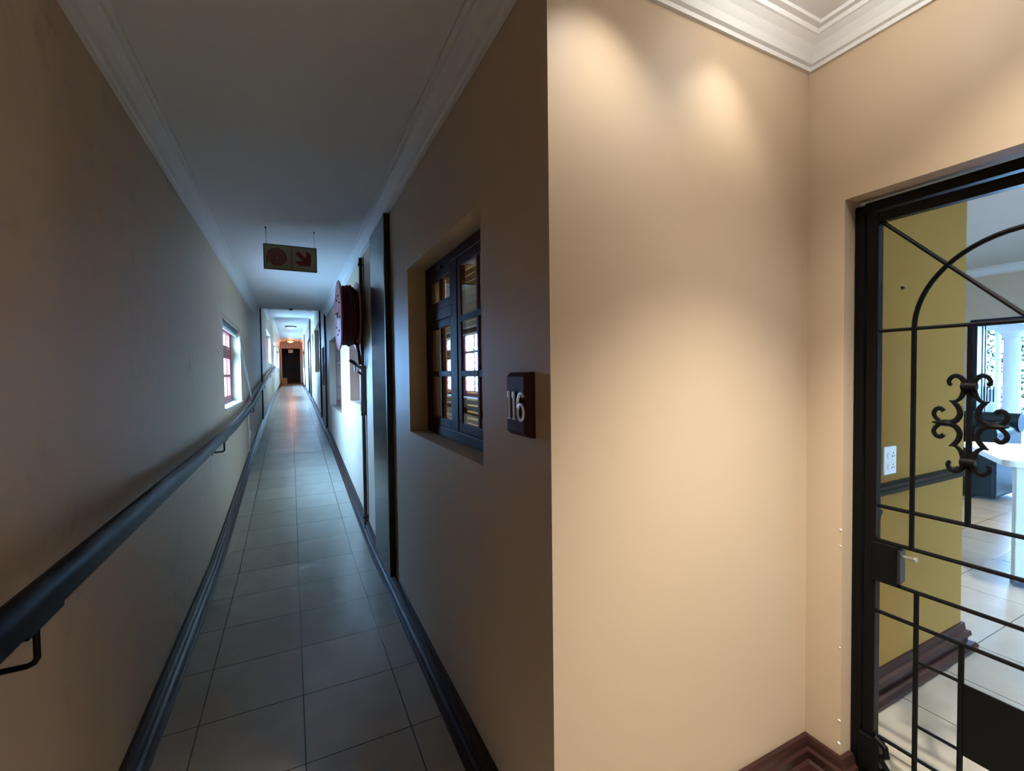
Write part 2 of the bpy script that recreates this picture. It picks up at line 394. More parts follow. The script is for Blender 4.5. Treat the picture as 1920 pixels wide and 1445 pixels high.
# ------------------------------------------------------------------ windows
def timber_window(n, X, sgn, o, m, mullion, left_h, right_h, ndiv=2, vent=False, gl='glass', t=.045):
    """window in the wall plane X; sgn = direction from the corridor into the wall; o=(y0,y1,z0,z1)"""
    y0, y1, z0, z1 = o; fx = X + sgn * .10; a, b = sorted((fx, fx + sgn * t))
    root = struct(empty('window_%d' % n, (X, (y0 + y1) / 2, z0)))
    f = .05
    fr = MB(); fr.box(a, b, y0, y0 + f, z0, z1); fr.box(a, b, y1 - f, y1, z0, z1)
    fr.box(a, b, y0 + f, y1 - f, z0, z0 + f); fr.box(a, b, y0 + f, y1 - f, z1 - f, z1)
    fr.box(a, b, mullion - .035, mullion + .035, z0 + f, z1 - f)
    fr.build('frame', m, root, bevel=.004)
    ai, bi = sorted((fx + sgn * .004, fx + sgn * .030))
    px = fx + sgn * .011
    def sash(name, ya, yb, za, zb, hs, vs, st=.042):
        q = MB(); q.box(ai, bi, ya, ya + st, za, zb); q.box(ai, bi, yb - st, yb, za, zb)
        q.box(ai, bi, ya + st, yb - st, za, za + st); q.box(ai, bi, ya + st, yb - st, zb - st, zb)
        for h in hs: q.box(ai, bi, ya + st, yb - st, h - .014, h + .014)
        for v in vs: q.box(ai, bi, v - .012, v + .012, za + st, zb - st)
        s_ = q.build(name, m, root, bevel=.003)
        sub(MB().box(px - .002, px + .002, ya + st - .004, yb - st + .004, za + st - .004, zb - st + .004), 'pane', M[gl], s_, root)
        return s_
    za, zb = z0 + f, z1 - f
    ya, yb = y0 + f, mullion - .035
    sash('sash', ya, yb, za, zb, right_h, [ya + (yb - ya) * (k + 1) / ndiv for k in range(ndiv - 1)])
    ya, yb = mullion + .035, y1 - f
    vs_ = [ya + (yb - ya) * (k + 1) / ndiv for k in range(ndiv - 1)]
    if vent:
        MB().box(a, b, ya, yb, vent - .028, vent + .028).build('transom', m, root, bevel=.004)
        sash('sash', ya, yb, za, vent - .028, left_h, vs_)
        v_ = sash('vent_sash', ya, yb, vent + .028, zb, [], vs_)
    else:
        sash('sash', ya, yb, za, zb, left_h, vs_)
    return root
# near window by the number plaque
w = timber_window(1, XR, 1, WR_NEAR, M['frame'], 2.01, [1.45], [1.45, 1.70], 2, vent=1.755, gl='darkglass')
MB().box(XR + .085, XR + .10, 2.17, 2.21, 1.975, 1.99).build('catch', M['blackmetal'], w, bevel=.002)
# daylight windows on the left
for i, o in enumerate(WLS):
    dz = o[3] - o[2]; h = [o[2] + dz * .36, o[2] + dz * .66]
    w = timber_window(2 + i, XL, -1, o, M['redframe'], (o[0] + o[1]) / 2, h[:1] if i == 0 else h, h, 2, vent=(o[2] + dz * .66 if i == 0 else False))
    if i == 0:
        MB().box(XL - .098, XL - .082, 5.20, 5.26, 1.69, 1.76).tube([(XL - .085, 5.23, 1.70), (XL - .07, 5.23, 1.70), (XL - .07, 5.31, 1.705)], .006).build('latch', M['steel'], w)
    # plastered sill slab
    MB().box(XL - .095, XL + .012, o[0] - .0, o[1] + .0, o[2] - .001, o[2] + .018).build('sill', M['white'], w, bevel=.004)
# darker windows on the right further along
for i, (o, m) in enumerate(zip(WRS[1:6] + [WRS[7]], ['redframe', 'redframe', 'frame', 'frame', 'frame', 'maroon'])):
    dz = o[3] - o[2]
    timber_window(6 + i, XR, 1, o, M[m], (o[0] + o[1]) / 2, [o[2] + dz * .3, o[2] + dz * .65], [o[2] + dz * .3, o[2] + dz * .65], 2, gl='darkglass')
root = empty('curtain', (XR + .29, 7.3, .9), 'dark red curtain behind the glass of recessed window beyond the hose reel', 'curtain')
q = MB(); prev = None
for k in range(121):
    y = 6.2 + 2.2 * k / 120; x = XR + .29 + .018 * math.sin(k * .9) + .006 * math.sin(k * 2.3)
    cur = [q.bm.verts.new((x, y, z)) for z in (.86, 2.06)]
    if prev: q.bm.faces.new((prev[0], cur[0], cur[1], prev[1]))
    prev = cur
cu = q.build('fabric', M['curtain'], root, smooth=True)
sd_ = cu.modifiers.new('thickness', 'SOLIDIFY'); sd_.thickness = .003
MB().tube([(XR + .29, 6.15, 2.08), (XR + .29, 8.45, 2.08)], .012, 10).build('rod', M['pipe'], root)
# a room door far along on the right
o = WRS[6]
d = struct(empty('door_1', (XR, (o[0] + o[1]) / 2, o[2])))
q = MB(); q.box(XR - .012, XR + .12, o[0], o[0] + .07, o[2], o[3]).box(XR - .012, XR + .12, o[1] - .07, o[1], o[2], o[3]).box(XR - .012, XR + .12, o[0] + .07, o[1] - .07, o[3] - .07, o[3])
q.build('frame', M['dark'], d, bevel=.004)
leaf = MB().box(XR + .03, XR + .07, o[0] + .07, o[1] - .07, o[2], o[3] - .07).build('leaf', M['greydoor'], d, bevel=.003)
sub(MB().lathe((XR + .03, o[0] + .16, 1.75), (-1, 0, 0), [(0, .03), (.008, .03), (.01, .012), (.035, .012), (.045, .026), (.06, .026), (.068, 0)], 16), 'handle', M['steel'], leaf, d, smooth=True)

# unseen lounge side window, added to bring daylight into the lounge
wn = struct(empty('window_12', (6.0, 4.6, 1.0)))
q = MB(); q.box(LW[0], LW[0] + .05, 4.570, 4.630, LW[2], LW[3]).box(LW[1] - .05, LW[1], 4.570, 4.630, LW[2], LW[3]).box(LW[0] + .05, LW[1] - .05, 4.570, 4.630, LW[2], LW[2] + .05).box(LW[0] + .05, LW[1] - .05, 4.570, 4.630, LW[3] - .05, LW[3]).box(5.98, 6.02, 4.570, 4.630, LW[2] + .05, LW[3] - .05)
fr_ = q.build('frame', M['alu'], wn)
for a, b in ((LW[0] + .05, 5.98), (6.02, LW[1] - .05)):
    sub(MB().box(a, b, 4.598, 4.602, LW[2] + .05, LW[3] - .05), 'pane', M['glass'], fr_, wn)
# sliding door of the lounge
d = struct(empty('door_2', (7.9, .6, 0)))
y0, y1, z0, z1 = SLIDE
q = MB(); q.box(7.78, 7.90, y0, y0 + .07, 0, z1).box(7.78, 7.90, y1 - .07, y1, 0, z1).box(7.78, 7.90, y0 + .07, y1 - .07, z1 - .085, z1).box(7.78, 7.90, y0 + .07, y1 - .07, 0, .03)
q.build('frame', M['alu'], d, bevel=.004)
for k, (a, b, xx) in enumerate(((y1 - .135, y1 - .098, 7.84), (y0 + .07, y0 + .45, 7.86))):
    if b - a < .2:
        q = MB().box(xx - .015, xx + .015, a, a + .010, .03, z1 - .085).box(xx - .015, xx + .015, b - .010, b, .03, z1 - .085)
    else:
        q = MB().box(xx - .015, xx + .015, a, a + .05, .03, z1 - .085).box(xx - .015, xx + .015, b - .05, b, .03, z1 - .085)
        q.box(xx - .015, xx + .015, a + .05, b - .05, .03, .09).box(xx - .015, xx + .015, a + .05, b - .05, z1 - .14, z1 - .085)
    s_ = q.build('folded_leaf', M['alu'], d)
    sub(MB().box(xx - .003, xx + .003, a + .006, b - .006, .04, z1 - .09), 'pane', M['glass'], s_, d)

# ------------------------------------------------------------------ venetian blind in the room behind the near window
root = empty('venetian_blind', (.80, 1.96, 2.0), 'cream slatted venetian blind hanging behind the dark window beside number 116', 'blind')
MB().box(.78, .82, 1.45, 2.485, 1.985, 2.025).build('headrail', M['blind'], root, bevel=.003)
q = MB()
for k in range(25):
    z = 1.97 - k * .0325
    q.obox((.80, 1.967, z), ((.94, 0, .34), (0, 1, 0), (-.34, 0, .94)), (.013, .515, .0008))
q.build('slats', M['blind'], root)
for y in (1.60, 2.36):
    MB().tube([(.815, y, 1.985), (.815, y, 1.16)], .0012, 5).build('ladder_cord', M['cord'], root)
MB().box(.788, .812, 1.45, 2.485, 1.145, 1.16).build('bottom_rail', M['blind'], root, bevel=.002)

# ------------------------------------------------------------------ number plaque
root = empty('room_number_sign', (XR, 1.122, 1.275), 'dark red timber plaque with metal room number 116 on corridor wall', 'plaque')
mb = MB(); fr, bk, e = .562, XR, .012
v = [(bk, 1.06, 1.272), (bk, 1.188, 1.272), (bk, 1.188, 1.452), (bk, 1.06, 1.452)]
v2 = [(bk - .012, y, z) for _, y, z in v]
v3 = [(fr, 1.06 + e, 1.272 + e), (fr, 1.188 - e * .6, 1.272 + e), (fr, 1.188 - e * .6, 1.452 - e), (fr, 1.06 + e, 1.452 - e)]
V = [[mb.bm.verts.new(p) for p in r] for r in (v, v2, v3)]
mb.bm.faces.new(V[0]); mb.bm.faces.new(V[2])
for a, b in ((V[0], V[1]), (V[1], V[2])):
    for k in range(4): mb.bm.faces.new((a[k], a[(k + 1) % 4], b[(k + 1) % 4], b[k]))
mb.build('backboard', M['maroon'], root, bevel=.0015)
def digit1(y):
    q = MB(); s = .0035
    q.tube([(fr - .004, y, 1.323), (fr - .004, y, 1.396)], .0045, 8, flat=((1, 0, 0), .7))
    q.tube([(fr - .004, y, 1.396), (fr - .004, y + .006, 1.394), (fr - .004, y + .010, 1.386), (fr - .004, y + .011, 1.381)], [.0045, .004, .0032, .002], 8, flat=((1, 0, 0), .7))
    q.tube([(fr - .004, y - .008, 1.321), (fr - .004, y + .008, 1.321)], .003, 8, flat=((1, 0, 0), .9))
    return q.build('digit', M['chrome'], root, smooth=True)
digit1(1.157); digit1(1.127)
q = MB(); pts = []
cy, cz = 1.086, 1.342
for k in range(25):
    t = 2 * math.pi * k / 24
    pts.append((fr - .004, cy - .0175 * math.sin(t), cz - .0215 * math.cos(t)))
q.tube(pts, .0048, 8, flat=((1, 0, 0), .7))
q.tube([(fr - .004, cy + .0175, cz), (fr - .004, cy + .0175, 1.362), (fr - .004, cy + .014, 1.380), (fr - .004, cy + .006, 1.392), (fr - .004, cy - .004, 1.396), (fr - .004, cy - .012, 1.391), (fr - .004, cy - .017, 1.383)], [.0048, .005, .005, .0045, .004, .005, .006], 8, flat=((1, 0, 0), .7))
q.build('digit', M['chrome'], root, smooth=True)

# ------------------------------------------------------------------ tall dark timber panel (open door leaf against the wall)
root = empty('timber_panel', (XR, 3.25, .125), 'tall glossy dark timber panel against right wall between window and red hose reel', 'panel')
MB().box(.552, XR - .001, 2.985, 3.53, .127, 2.482).build('board', M['panel'], root, bevel=.003)
MB().box(.550, XR - .001, 2.955, 2.984, .127, 2.482).build('edge_strip', M['black'], root, bevel=.002)

# ------------------------------------------------------------------ fire hose reel and its riser pipe
root = empty('hose_reel', (XR, 4.22, 1.97), 'wall mounted red fire hose reel wound with dark red hose in corridor', 'hose reel')
yc, zc = 4.22, 1.972
def flange(x, r, nm, out):
    o_ = MB().lathe((x, yc, zc), (1, 0, 0), [(.010, .05), (.010, r - .012), (.004, r - .004), (-.004, r), (-.008, r - .006), (-.003, r - .016), (-.003, .10), (-.006, .09), (-.006, .05), (-.008, .045), (-.008, .0)] if out
                    else [(.012, 0), (.012, r - .014), (.006, r), (-.004, r - .003), (-.004, r - .018), (-.006, .05), (-.006, 0)], 64).build(nm, M['red'], root, smooth=True)
    return o_
ff = flange(.385, .305, 'front_flange', True); flange(.530, .298, 'rear_flange', False)
for k in range(8):
    t = k * math.pi / 4 + .2
    sub(MB().lathe((.3815, yc + .17 * math.cos(t), zc + .17 * math.sin(t)), (-1, 0, 0), [(0, .009), (.006, .009), (.008, .006), (.008, 0)], 10), 'bolt', M['black'], ff, root)
sub(MB().lathe((.3768, yc, zc), (-1, 0, 0), [(0, .03), (.004, .03), (.006, .018), (.009, .016), (.010, 0)], 20), 'hub_cap', M['black'], ff, root, smooth=True)
MB().lathe((.40, yc, zc), (1, 0, 0), [(0, 0), (0, .20), (.122, .20), (.122, 0)], 48).build('drum', M['hose'], root, smooth=True)
q = MB(); pts = []
turns = 6
for k in range(turns * 40 + 1):
    t = k / 40; a = 2 * math.pi * t
    x = .4065 + .0187 * t
    rr = .234 + .009 * math.sin(2.3 * a + 5 * t) * (1 if int(t) % 2 else .4) + (.012, -.006, .008, .0, .010, -.004, 0)[int(t)] * .8
    pts.append((x, yc + rr * math.cos(a), zc - rr * math.sin(a)))
q.tube(pts, .0145, 8, cap=True)
pts2 = [(.418 + .021 * t / 40, yc + .250 * math.cos(2 * math.pi * t / 40), zc - (.252 + .008 * math.sin(t * .37)) * math.sin(2 * math.pi * t / 40)) for t in range(0, 141)]
q.tube(pts2, .0135, 8)
# tail down to the valve
q.tube([(.515, 4.18, zc - .242), (.522, 4.12, zc - .262), (.530, 4.085, zc - .32), (.536, 4.085, zc - .40), (.540, 4.09, zc - .43)], .014, 10)
q.build('hose', M['hose'], root, smooth=True)
MB().tube([(.535, yc + .03, zc), (XR, yc + .03, zc)], .03, 14).box(XR - .008, XR - .0005, yc - .02, yc + .10, zc - .12, zc + .12).build('wall_bracket', M['black'], root)

root = empty('water_pipe', (.572, 4.15, 0), 'brown vertical water pipe with valve below the red hose reel', 'pipe')
py, pxx = 4.15, .568
MB().tube([(pxx, py, .06), (pxx, py, 2.475)], .0165, 14).build('riser', M['pipe'], root, smooth=True)
MB().tube([(pxx, py, 1.115), (pxx, py, 1.13), (pxx, py, 1.44), (pxx, py, 1.455)], [.017, .026, .026, .017], 14).build('nozzle', M['greypipe'], root, smooth=True)
v_ = MB().lathe((pxx, py, 1.455), (0, 0, 1), [(0, .018), (0, .026), (.02, .028), (.024, .022), (.045, .022), (.05, .028), (.07, .028), (.075, .018)], 16)
v_ = v_.tube([(pxx, py, 1.505), (.53, py - .01, 1.525), (.505, py - .015, 1.54)], [.015, .014, .013], 10).build('valve', M['greypipe'], root, smooth=True)
sub(MB().tube([(.515, py - .012, 1.535), (.49, py - .02, 1.560), (.455, py - .03, 1.578)], [.012, .016, .012], 10).tube([(.500, py - .02, 1.54), (.500, py - .02, 1.478)], .006, 8), 'tap_handle', M['black'], v_, root, smooth=True)
sub(MB().tube([(.565, py - .01, 1.452), (.545, py - .02, 1.462), (.523, py - .025, 1.478)], .009, 8), 'lever', M['black'], v_, root, smooth=True)
for z in (.17, 1.09, 2.40):
    MB().box(pxx - .022, XR - .0005, py - .012, py + .012, z, z + .025).build('clip', M['black'], root, bevel=.002)
MB().lathe((pxx, py, .028), (0, 0, 1), [(0, .024), (.02, .024), (.035, .017)], 14).build('foot', M['black'], root)
MB().tube([(.582, 4.085, .17), (.582, 4.085, 2.47)], .0035, 6).build('side_cable', M['black'], root)

# ------------------------------------------------------------------ hanging hose reel sign
root = empty('hose_sign', (.018, 3.92, 2.272), 'hanging sign with red hose coil and red arrow below corridor ceiling', 'sign')
sx0, sx1, sz0, sz1, sy = -.163, .198, 2.272, 2.452, 3.914
MB().box(sx0, sx1, sy, sy + .012, sz0, sz1).build('panel', M['signface'], root)
q = MB(); e = .006
q.box(sx0 - e, sx1 + e, sy - .003, sy + .015, sz0 - e, sz0).box(sx0 - e, sx1 + e, sy - .003, sy + .015, sz1, sz1 + e)
q.box(sx0 - e, sx0, sy - .003, sy + .015, sz0, sz1).box(sx1, sx1 + e, sy - .003, sy + .015, sz0, sz1)
q.build('frame', M['black'], root)
MB().box(.0165, .0215, sy - .0015, sy, sz0, sz1).box(.0265, .0315, sy - .0015, sy, sz0, sz1).build('divider', M['signline'], root)
q = MB(); cx_, cz_ = -.077, 2.360
N = 9 * 18; prev = None
def sp_pt(k, w): 
    a = 2 * math.pi * k / 36; r = .006 + (.068 - .006) * k / N + w
    return (cx_ + r * math.cos(a), cz_ + r * math.sin(a) * 1.02)
hw = .0044
for k in range(N + 1):
    cur = [q.bm.verts.new((*[sp_pt(k, w)[0]], sy - .0012, sp_pt(k, w)[1])) for w in (-hw, hw)]
    cur2 = [q.bm.verts.new((sp_pt(k, w)[0], sy - .0002, sp_pt(k, w)[1])) for w in (-hw, hw)]
    if prev:
        q.bm.faces.new((prev[0][0], prev[0][1], cur[1], cur[0]))
        q.bm.faces.new((prev[0][1], prev[1][1], cur2[1], cur[1])); q.bm.faces.new((prev[0][0], prev[1][0], cur2[0], cur[0]))
    prev = (cur, cur2)
xe = sp_pt(N, 0)[0]
q.box(xe - hw, xe + hw, sy - .0012, sy - .0002, cz_ - .045, cz_)
q.build('coil_symbol', M['signred'], root)
def sg(x, y):
    yl = y - (x - 200) * .105 - 610
    return (-.163 + (x - 200) / 1280 * .361, 2.452 - yl / 575 * .18)
arrow = [sg(*p) for p in ((1040, 790), (960, 860), (1145, 1045), (945, 1035), (1050, 1155), (1345, 1175), (1355, 905), (1240, 795), (1222, 985))]
MB().prism(arrow, 'y', sy - .0012, sy - .0002).build('arrow_symbol', M['signred'], root)
for x in (-.150, .188):
    MB().tube([(x, 3.92, sz1), (x, 3.92, CZ - .006)], .0012, 6).lathe((x, 3.92, CZ), (0, 0, -1), [(0, .006), (.008, .005), (.012, .002)], 10).build('hanging_wire', M['black'], root)

# ------------------------------------------------------------------ handrail on the left wall
root = empty('handrail', (-.475, 1.2, 1.0), 'long dark timber handrail on steel brackets along left corridor wall', 'handrail')
RP = [(-1.5, 1.0), (4.7, 1.0), (6.9, 1.065), (9.2, 1.265), (14.5, 1.63), (16.4, 1.73)]
def rz(y):
    for (a, za), (b, zb) in zip(RP, RP[1:]):
        if a <= y <= b: return za + (zb - za) * (y - a) / (b - a)
    return 1.0
prof = [(.027 * math.cos(math.pi * k / 12), .006 + .031 * math.sin(math.pi * k / 12)) for k in range(13)]
prof += [(-.027, -.012), (-.020, -.018), (-.020, -.034), (-.016, -.038), (.016, -.038), (.020, -.034), (.020, -.018), (.027, -.012)]
MB().sweep(prof, [(-.475, y, z) for y, z in RP], side=1).build('rail', M['darkrail'], root, smooth=True)
for y in (1.23, 4.07, 7.12, 10.2, 13.2, 15.9):
    z = rz(y)
    q = MB().box(-.493, -.457, y - .075, y + .075, z - .045, z - .032)
    q.tube([(-.475, y, z - .04), (-.475, y, z - .115), (-.48, y, z - .124), (-.49, y, z - .128), (XL + .002, y, z - .128)], .006, 8)
    q.lathe((XL, y, z - .128), (1, 0, 0), [(0, .025), (.004, .025), (.005, .008)], 14)
    q.build('bracket', M['blackmetal'], root)

# blind above the left window with its cord tied to the rail
root = empty('roller_blind', (XL, 5.66, 1.96), 'rolled up grey blind at top of left window, white cord tied to handrail', 'blind')
MB().tube([(XL - .045, 4.90, 1.985), (XL - .045, 6.43, 1.985)], .026, 16).build('roll', M['blindgrey'], root, smooth=True)
MB().box(XL - .075, XL - .018, 4.885, 6.445, 2.012, 2.029).build('headrail', M['socket'], root, bevel=.003)
MB().box(XL - .052, XL - .040, 4.90, 6.43, 1.930, 1.952).build('hem_bar', M['socket'], root, bevel=.003)
for k, off in enumerate((0, .03)):
    pts = []
    for i in range(13):
        t = i / 12
        pts.append((XL - .01 + t * .07 + off * .3 * math.sin(math.pi * t), 6.43 + .66 * t ** 1.35 + off * math.sin(math.pi * t) * 2, 1.94 - .805 * t ** .93))
    MB().tube(pts, [.004 + .006 * (i / 12) ** 2 for i in range(13)], 8).build('cord', M['cord'], root, smooth=True)
root = empty('wall_conduit', (XL, 7.26, .4), 'slim white cable conduit running down left wall below handrail bracket', 'conduit')
MB().box(XL, XL + .014, 7.245, 7.27, fz(7.26) + .12, .98).build('trunking', M['socket'], root, bevel=.003)
MB().lathe((XL, 7.42, .62), (1, 0, 0), [(0, .065), (.012, .062), (.016, .05), (.016, 0)], 24).build('round_cover', M['socket'], root, smooth=True)

# ------------------------------------------------------------------ ceiling lamps, exit sign, box in the distance
root = empty('ceiling_lamp', (.03, 20.0, 3.42), 'unlit round ceiling lamp with dark ring in mid corridor', 'ceiling lamp', 'round ceiling lamps')
MB().lathe((.03, 20, 3.42), (0, 0, -1), [(0, .21), (.035, .215), (.045, .19), (.045, .17)], 40).build('ring', M['lampring'], root, smooth=True)
MB().lathe((.03, 20, 3.375), (0, 0, -1), [(0, .165), (.03, .15), (.06, .11), (.08, .05), (.085, 0)], 40).build('bowl', M['lampglass'], root, smooth=True)
root = empty('ceiling_lamp', (.0, 28.0, 3.42), 'orange glowing round ceiling lamp at the far end of corridor', 'ceiling lamp', 'round ceiling lamps')
MB().lathe((.0, 28, 3.42), (0, 0, -1), [(0, .21), (.035, .215), (.045, .19), (.045, .17)], 40).build('ring', M['lampring'], root, smooth=True)
MB().lathe((.0, 28, 3.375), (0, 0, -1), [(0, .165), (.03, .15), (.06, .11), (.08, .05), (.085, 0)], 40).build('bowl', M['lampwarm'], root, smooth=True)
root = empty('exit_sign', (0, 29.6, 2.8), 'small pale exit sign hanging in front of dark opening at corridor end', 'sign')
MB().box(-.115, .115, 29.60, 29.62, 2.80, 2.985).build('panel', M['exit'], root)
MB().tube([(-.08, 29.61, 2.985), (-.08, 29.61, 3.42)], .003, 6).tube([(.08, 29.61, 2.985), (.08, 29.61, 3.42)], .003, 6).build('hanging_wire', M['black'], root)
q = MB().box(-.085, -.02, 29.598, 29.6, 2.83, 2.95).box(.01, .09, 29.598, 29.6, 2.86, 2.92)
q.build('pictogram', M['exitgreen'], root)
root = empty('cardboard_box', (-.33, 29.2, fz(29.2)), 'brown cardboard box on floor at far left end of corridor', 'box')
zb = fz(29.2) + .002
MB().box(-.45, -.22, 29.0, 29.35, zb, zb + .36).build('carton', M['box'], root, bevel=.006)
MB().box(-.45, -.22, 28.995, 29.175, zb + .36, zb + .365).box(-.45, -.22, 29.178, 29.355, zb + .36, zb + .365).build('flap', M['box'], root)
o_ = MB().box(XR - .004, XR - .001, 9.45, 9.62, 2.06, 2.26).build('paper_notice', M['paper'])
o_.name = 'paper_sign'; tag(o_, 'small white paper notice on right wall between dark timber strips', 'notice')
root = empty('ceiling_fitting', (.02, 8.55, CZ), 'small black round fitting on ceiling edge past the hanging sign', 'ceiling fitting')
MB().lathe((.02, 8.55, CZ), (0, 0, -1), [(0, .03), (.012, .03), (.02, .022), (.03, .012), (.03, 0)], 18).build('body', M['black'], root, smooth=True)

# ------------------------------------------------------------------ security gate
root = empty('security_gate', (XC + .08, .456, 0), 'black wrought iron security gate with arch, scrolls and solid lower plate', 'gate')
GX = XC + .075
yL, yR, yM = .860, .052, .456
q = MB()   # fixed frame
q.box(GX - .018, GX + .03, yL - .028, yL, .0, 1.99).box(GX - .018, GX + .03, yR, yR + .028, .0, 1.99).box(GX - .018, GX + .03, yR + .028, yL - .028, 1.965, 1.995)
q.build('fixed_frame', M['blackmetal'], root, bevel=.003)
q = MB(); a, b = yL - .033, yL - .066
q.box(GX - .014, GX + .020, b, a, .03, 1.958); c_, d_ = yR + .033, yR + .066
q.box(GX - .014, GX + .020, c_, d_, .03, 1.958).box(GX - .014, GX + .020, d_, b, 1.926, 1.958)
q.build('leaf_frame', M['blackmetal'], root, bevel=.003)
def bar(name, y0, z0, y1, z1, r=.0062):
    MB().tube([(GX, y0, z0), (GX, y1, z1)], r, 8).build(name, M['blackmetal'], root, smooth=True)
iL, iR = b, d_
for z, r in ((1.572, .0055), (.997, .0065), (.882, .0065), (.750, .0065), (.644, .0065), (.222, .006), (.06, .006)):
    bar('horizontal_bar', iL, z, iR, z, r)
def mir(y): return 2 * yM - y
R_ = .247
for s in (1, -1):
    f_ = (lambda y: y) if s == 1 else mir
    bar('vertical_bar', f_(yM + R_), 1.572, f_(yM + R_), .882, .0072)
    bar('vertical_bar', f_(yM + R_ - .014), .750, f_(yM + R_ - .014), .06, .0072)
    bar('vertical_bar', f_(.574), 1.572, f_(.574), .997, .0072)
    bar('vertical_bar', f_(.583), .644, f_(.583), .06, .0072)
    bar('diagonal_bar', f_(iL), 1.930, yM, 1.572, .0058)
    for z in (.532, .328):
        bar('short_bar', f_(yM + R_ - .014), z, f_(.583), z, .005)
MB().tube([(GX, yM + R_ * math.cos(math.pi * k / 32), 1.572 + R_ * math.sin(math.pi * k / 32)) for k in range(33)], .0072, 8).build('arch_bar', M['blackmetal'], root, smooth=True)
MB().box(GX - .002, GX + .003, mir(.583), .583, .318, .530).build('kick_plate', M['blackmetal'], root)
# scrolls
def spl(pts, n=6):
    out = []
    P = [pts[0]] + list(pts) + [pts[-1]]
    for i in range(1, len(P) - 2):
        p0, p1, p2, p3 = P[i - 1:i + 3]
        for k in range(n):
            t = k / n
            out.append(tuple(.5 * ((2 * p1[j]) + (-p0[j] + p2[j]) * t + (2 * p0[j] - 5 * p1[j] + 4 * p2[j] - p3[j]) * t * t + (-p0[j] + 3 * p1[j] - 3 * p2[j] + p3[j]) * t ** 3) for j in (0, 1)))
    out.append(pts[-1]); return out
STROKES = [([(745, 205), (715, 130), (650, 85), (585, 95), (545, 140), (550, 180), (578, 195)], (.009, .006)),
           ([(735, 255), (690, 350), (620, 395), (555, 389)], (.009, .003)),
           ([(600, 395), (662, 465), (685, 545), (650, 612), (590, 650), (500, 662)], (.008, .010)),
           ([(440, 652), (375, 600), (356, 548), (388, 500), (440, 488), (488, 522)], (.007, .008))]
def scroll(yc_, s):
    q = MB()
    def W(p): return (GX - .004, yc_ + s * (790 - p[0]) / 6.568 * .00117, 1.287 + (665 - p[1]) / 6.568 * .00157)
    for mirv in (0, 1):
        for pts, (ra, rb) in STROKES:
            pp = [(x, 1330 - y if mirv else y) for x, y in pts]
            pp = spl(pp)
            for sd in (1, -1):
                W2 = [W((x if sd == 1 else 1580 - x, y)) for x, y in pp]
                n = len(W2)
                q.tube(W2, [.82 * (ra + (rb - ra) * i / (n - 1)) for i in range(n)], 8, flat=((1, 0, 0), .75))
    for sd in (1, -1):   # knots
        w0, w1 = W((640 if sd == 1 else 940, 665)), W((335 if sd == 1 else 1245, 665))
        n = 9; q.tube([tuple(w0[j] + (w1[j] - w0[j]) * i / (n - 1) for j in range(3)) for i in range(n)], [.002, .005, .008, .010, .010, .009, .007, .004, .002], 8)
    for z in (210, 1120):   # collars
        w = W((790, z)); q.tube([(w[0], w[1] + .016, w[2]), (w[0], w[1] - .016, w[2])], .012, 10)
    q.build('scroll_ornament', M['blackmetal'], root, smooth=True)
scroll(.574, 1); scroll(mir(.574), 1)
lk = MB().box(GX - .022, GX + .028, .735, .800, .752, .880).build('lock_box', M['blackmetal'], root, bevel=.003)
sub(MB().box(GX - .012, GX + .018, .726, .735, .765, .868), 'striker', M['black'], lk, root)
sub(MB().tube([(GX + .0, .735, .85), (GX + .0, .700, .852)], .005, 8).lathe((GX, .700, .852), (0, -1, 0), [(0, .006), (.004, .008), (.010, .008), (.012, 0)], 10), 'latch_pin', M['steel'], lk, root, smooth=True)
MB().box(GX - .024, GX + .022, .775, .835, .10, .215).tube([(GX - .015, .79, .222), (GX - .015, .76, .205), (GX - .015, .755, .18), (GX - .015, .775, .16), (GX - .015, .752, .135), (GX - .015, .78, .105)], .010, 8).build('bottom_bolt', M['blackmetal'], root, bevel=.003)

# paint chips at the edge of the gate reveal
for i, (z, r) in enumerate(((.905, .004), (.85, .003), (.50, .003), (.245, .005), (.165, .006))):
    o_ = MB().lathe((XC - .0006, .866, z), (-1, 0, 0), [(0, 0), (0, r), (.0008, r * .7), (.0012, 0)], 7).build('paint_chip', M['chip'])
    tag(o_, 'tiny bare plaster chip on wall edge beside the black gate, %s' % ('uppermost of five', 'second from top', 'third from top', 'fourth from top, above skirting', 'lowest, just above skirting')[i], 'chip', 'plaster chips beside the gate')

# socket on the ochre wall
root = empty('wall_socket', (2.35, 1.04, .985), 'white double socket plate on ochre wall behind black gate', 'socket')
MB().box(2.300, 2.402, 1.030, 1.0395, .985, 1.108).build('plate', M['socket'], root, bevel=.004)
for z in (1.02, 1.07):
    MB().box(2.325, 2.345, 1.0275, 1.030, z - .012, z + .012).build('switch', M['socket'], root, bevel=.002)
    for dx, dz in ((.0, .008), (-.008, -.006), (.008, -.006)):
        MB().lathe((2.372 + dx, 1.0299, z + dz), (0, -1, 0), [(0, .0035), (.0006, .0035), (.0006, 0)], 8).build('pin_hole', M['black'], root)
o_ = MB().lathe((2.448, 1.0398, 1.806), (0, -1, 0), [(0, .008), (.006, .008), (.012, .004), (.014, 0)], 10).build('wall_hook', M['lampring'])
tag(o_, 'tiny metal hook high on ochre wall behind black gate', 'hook')

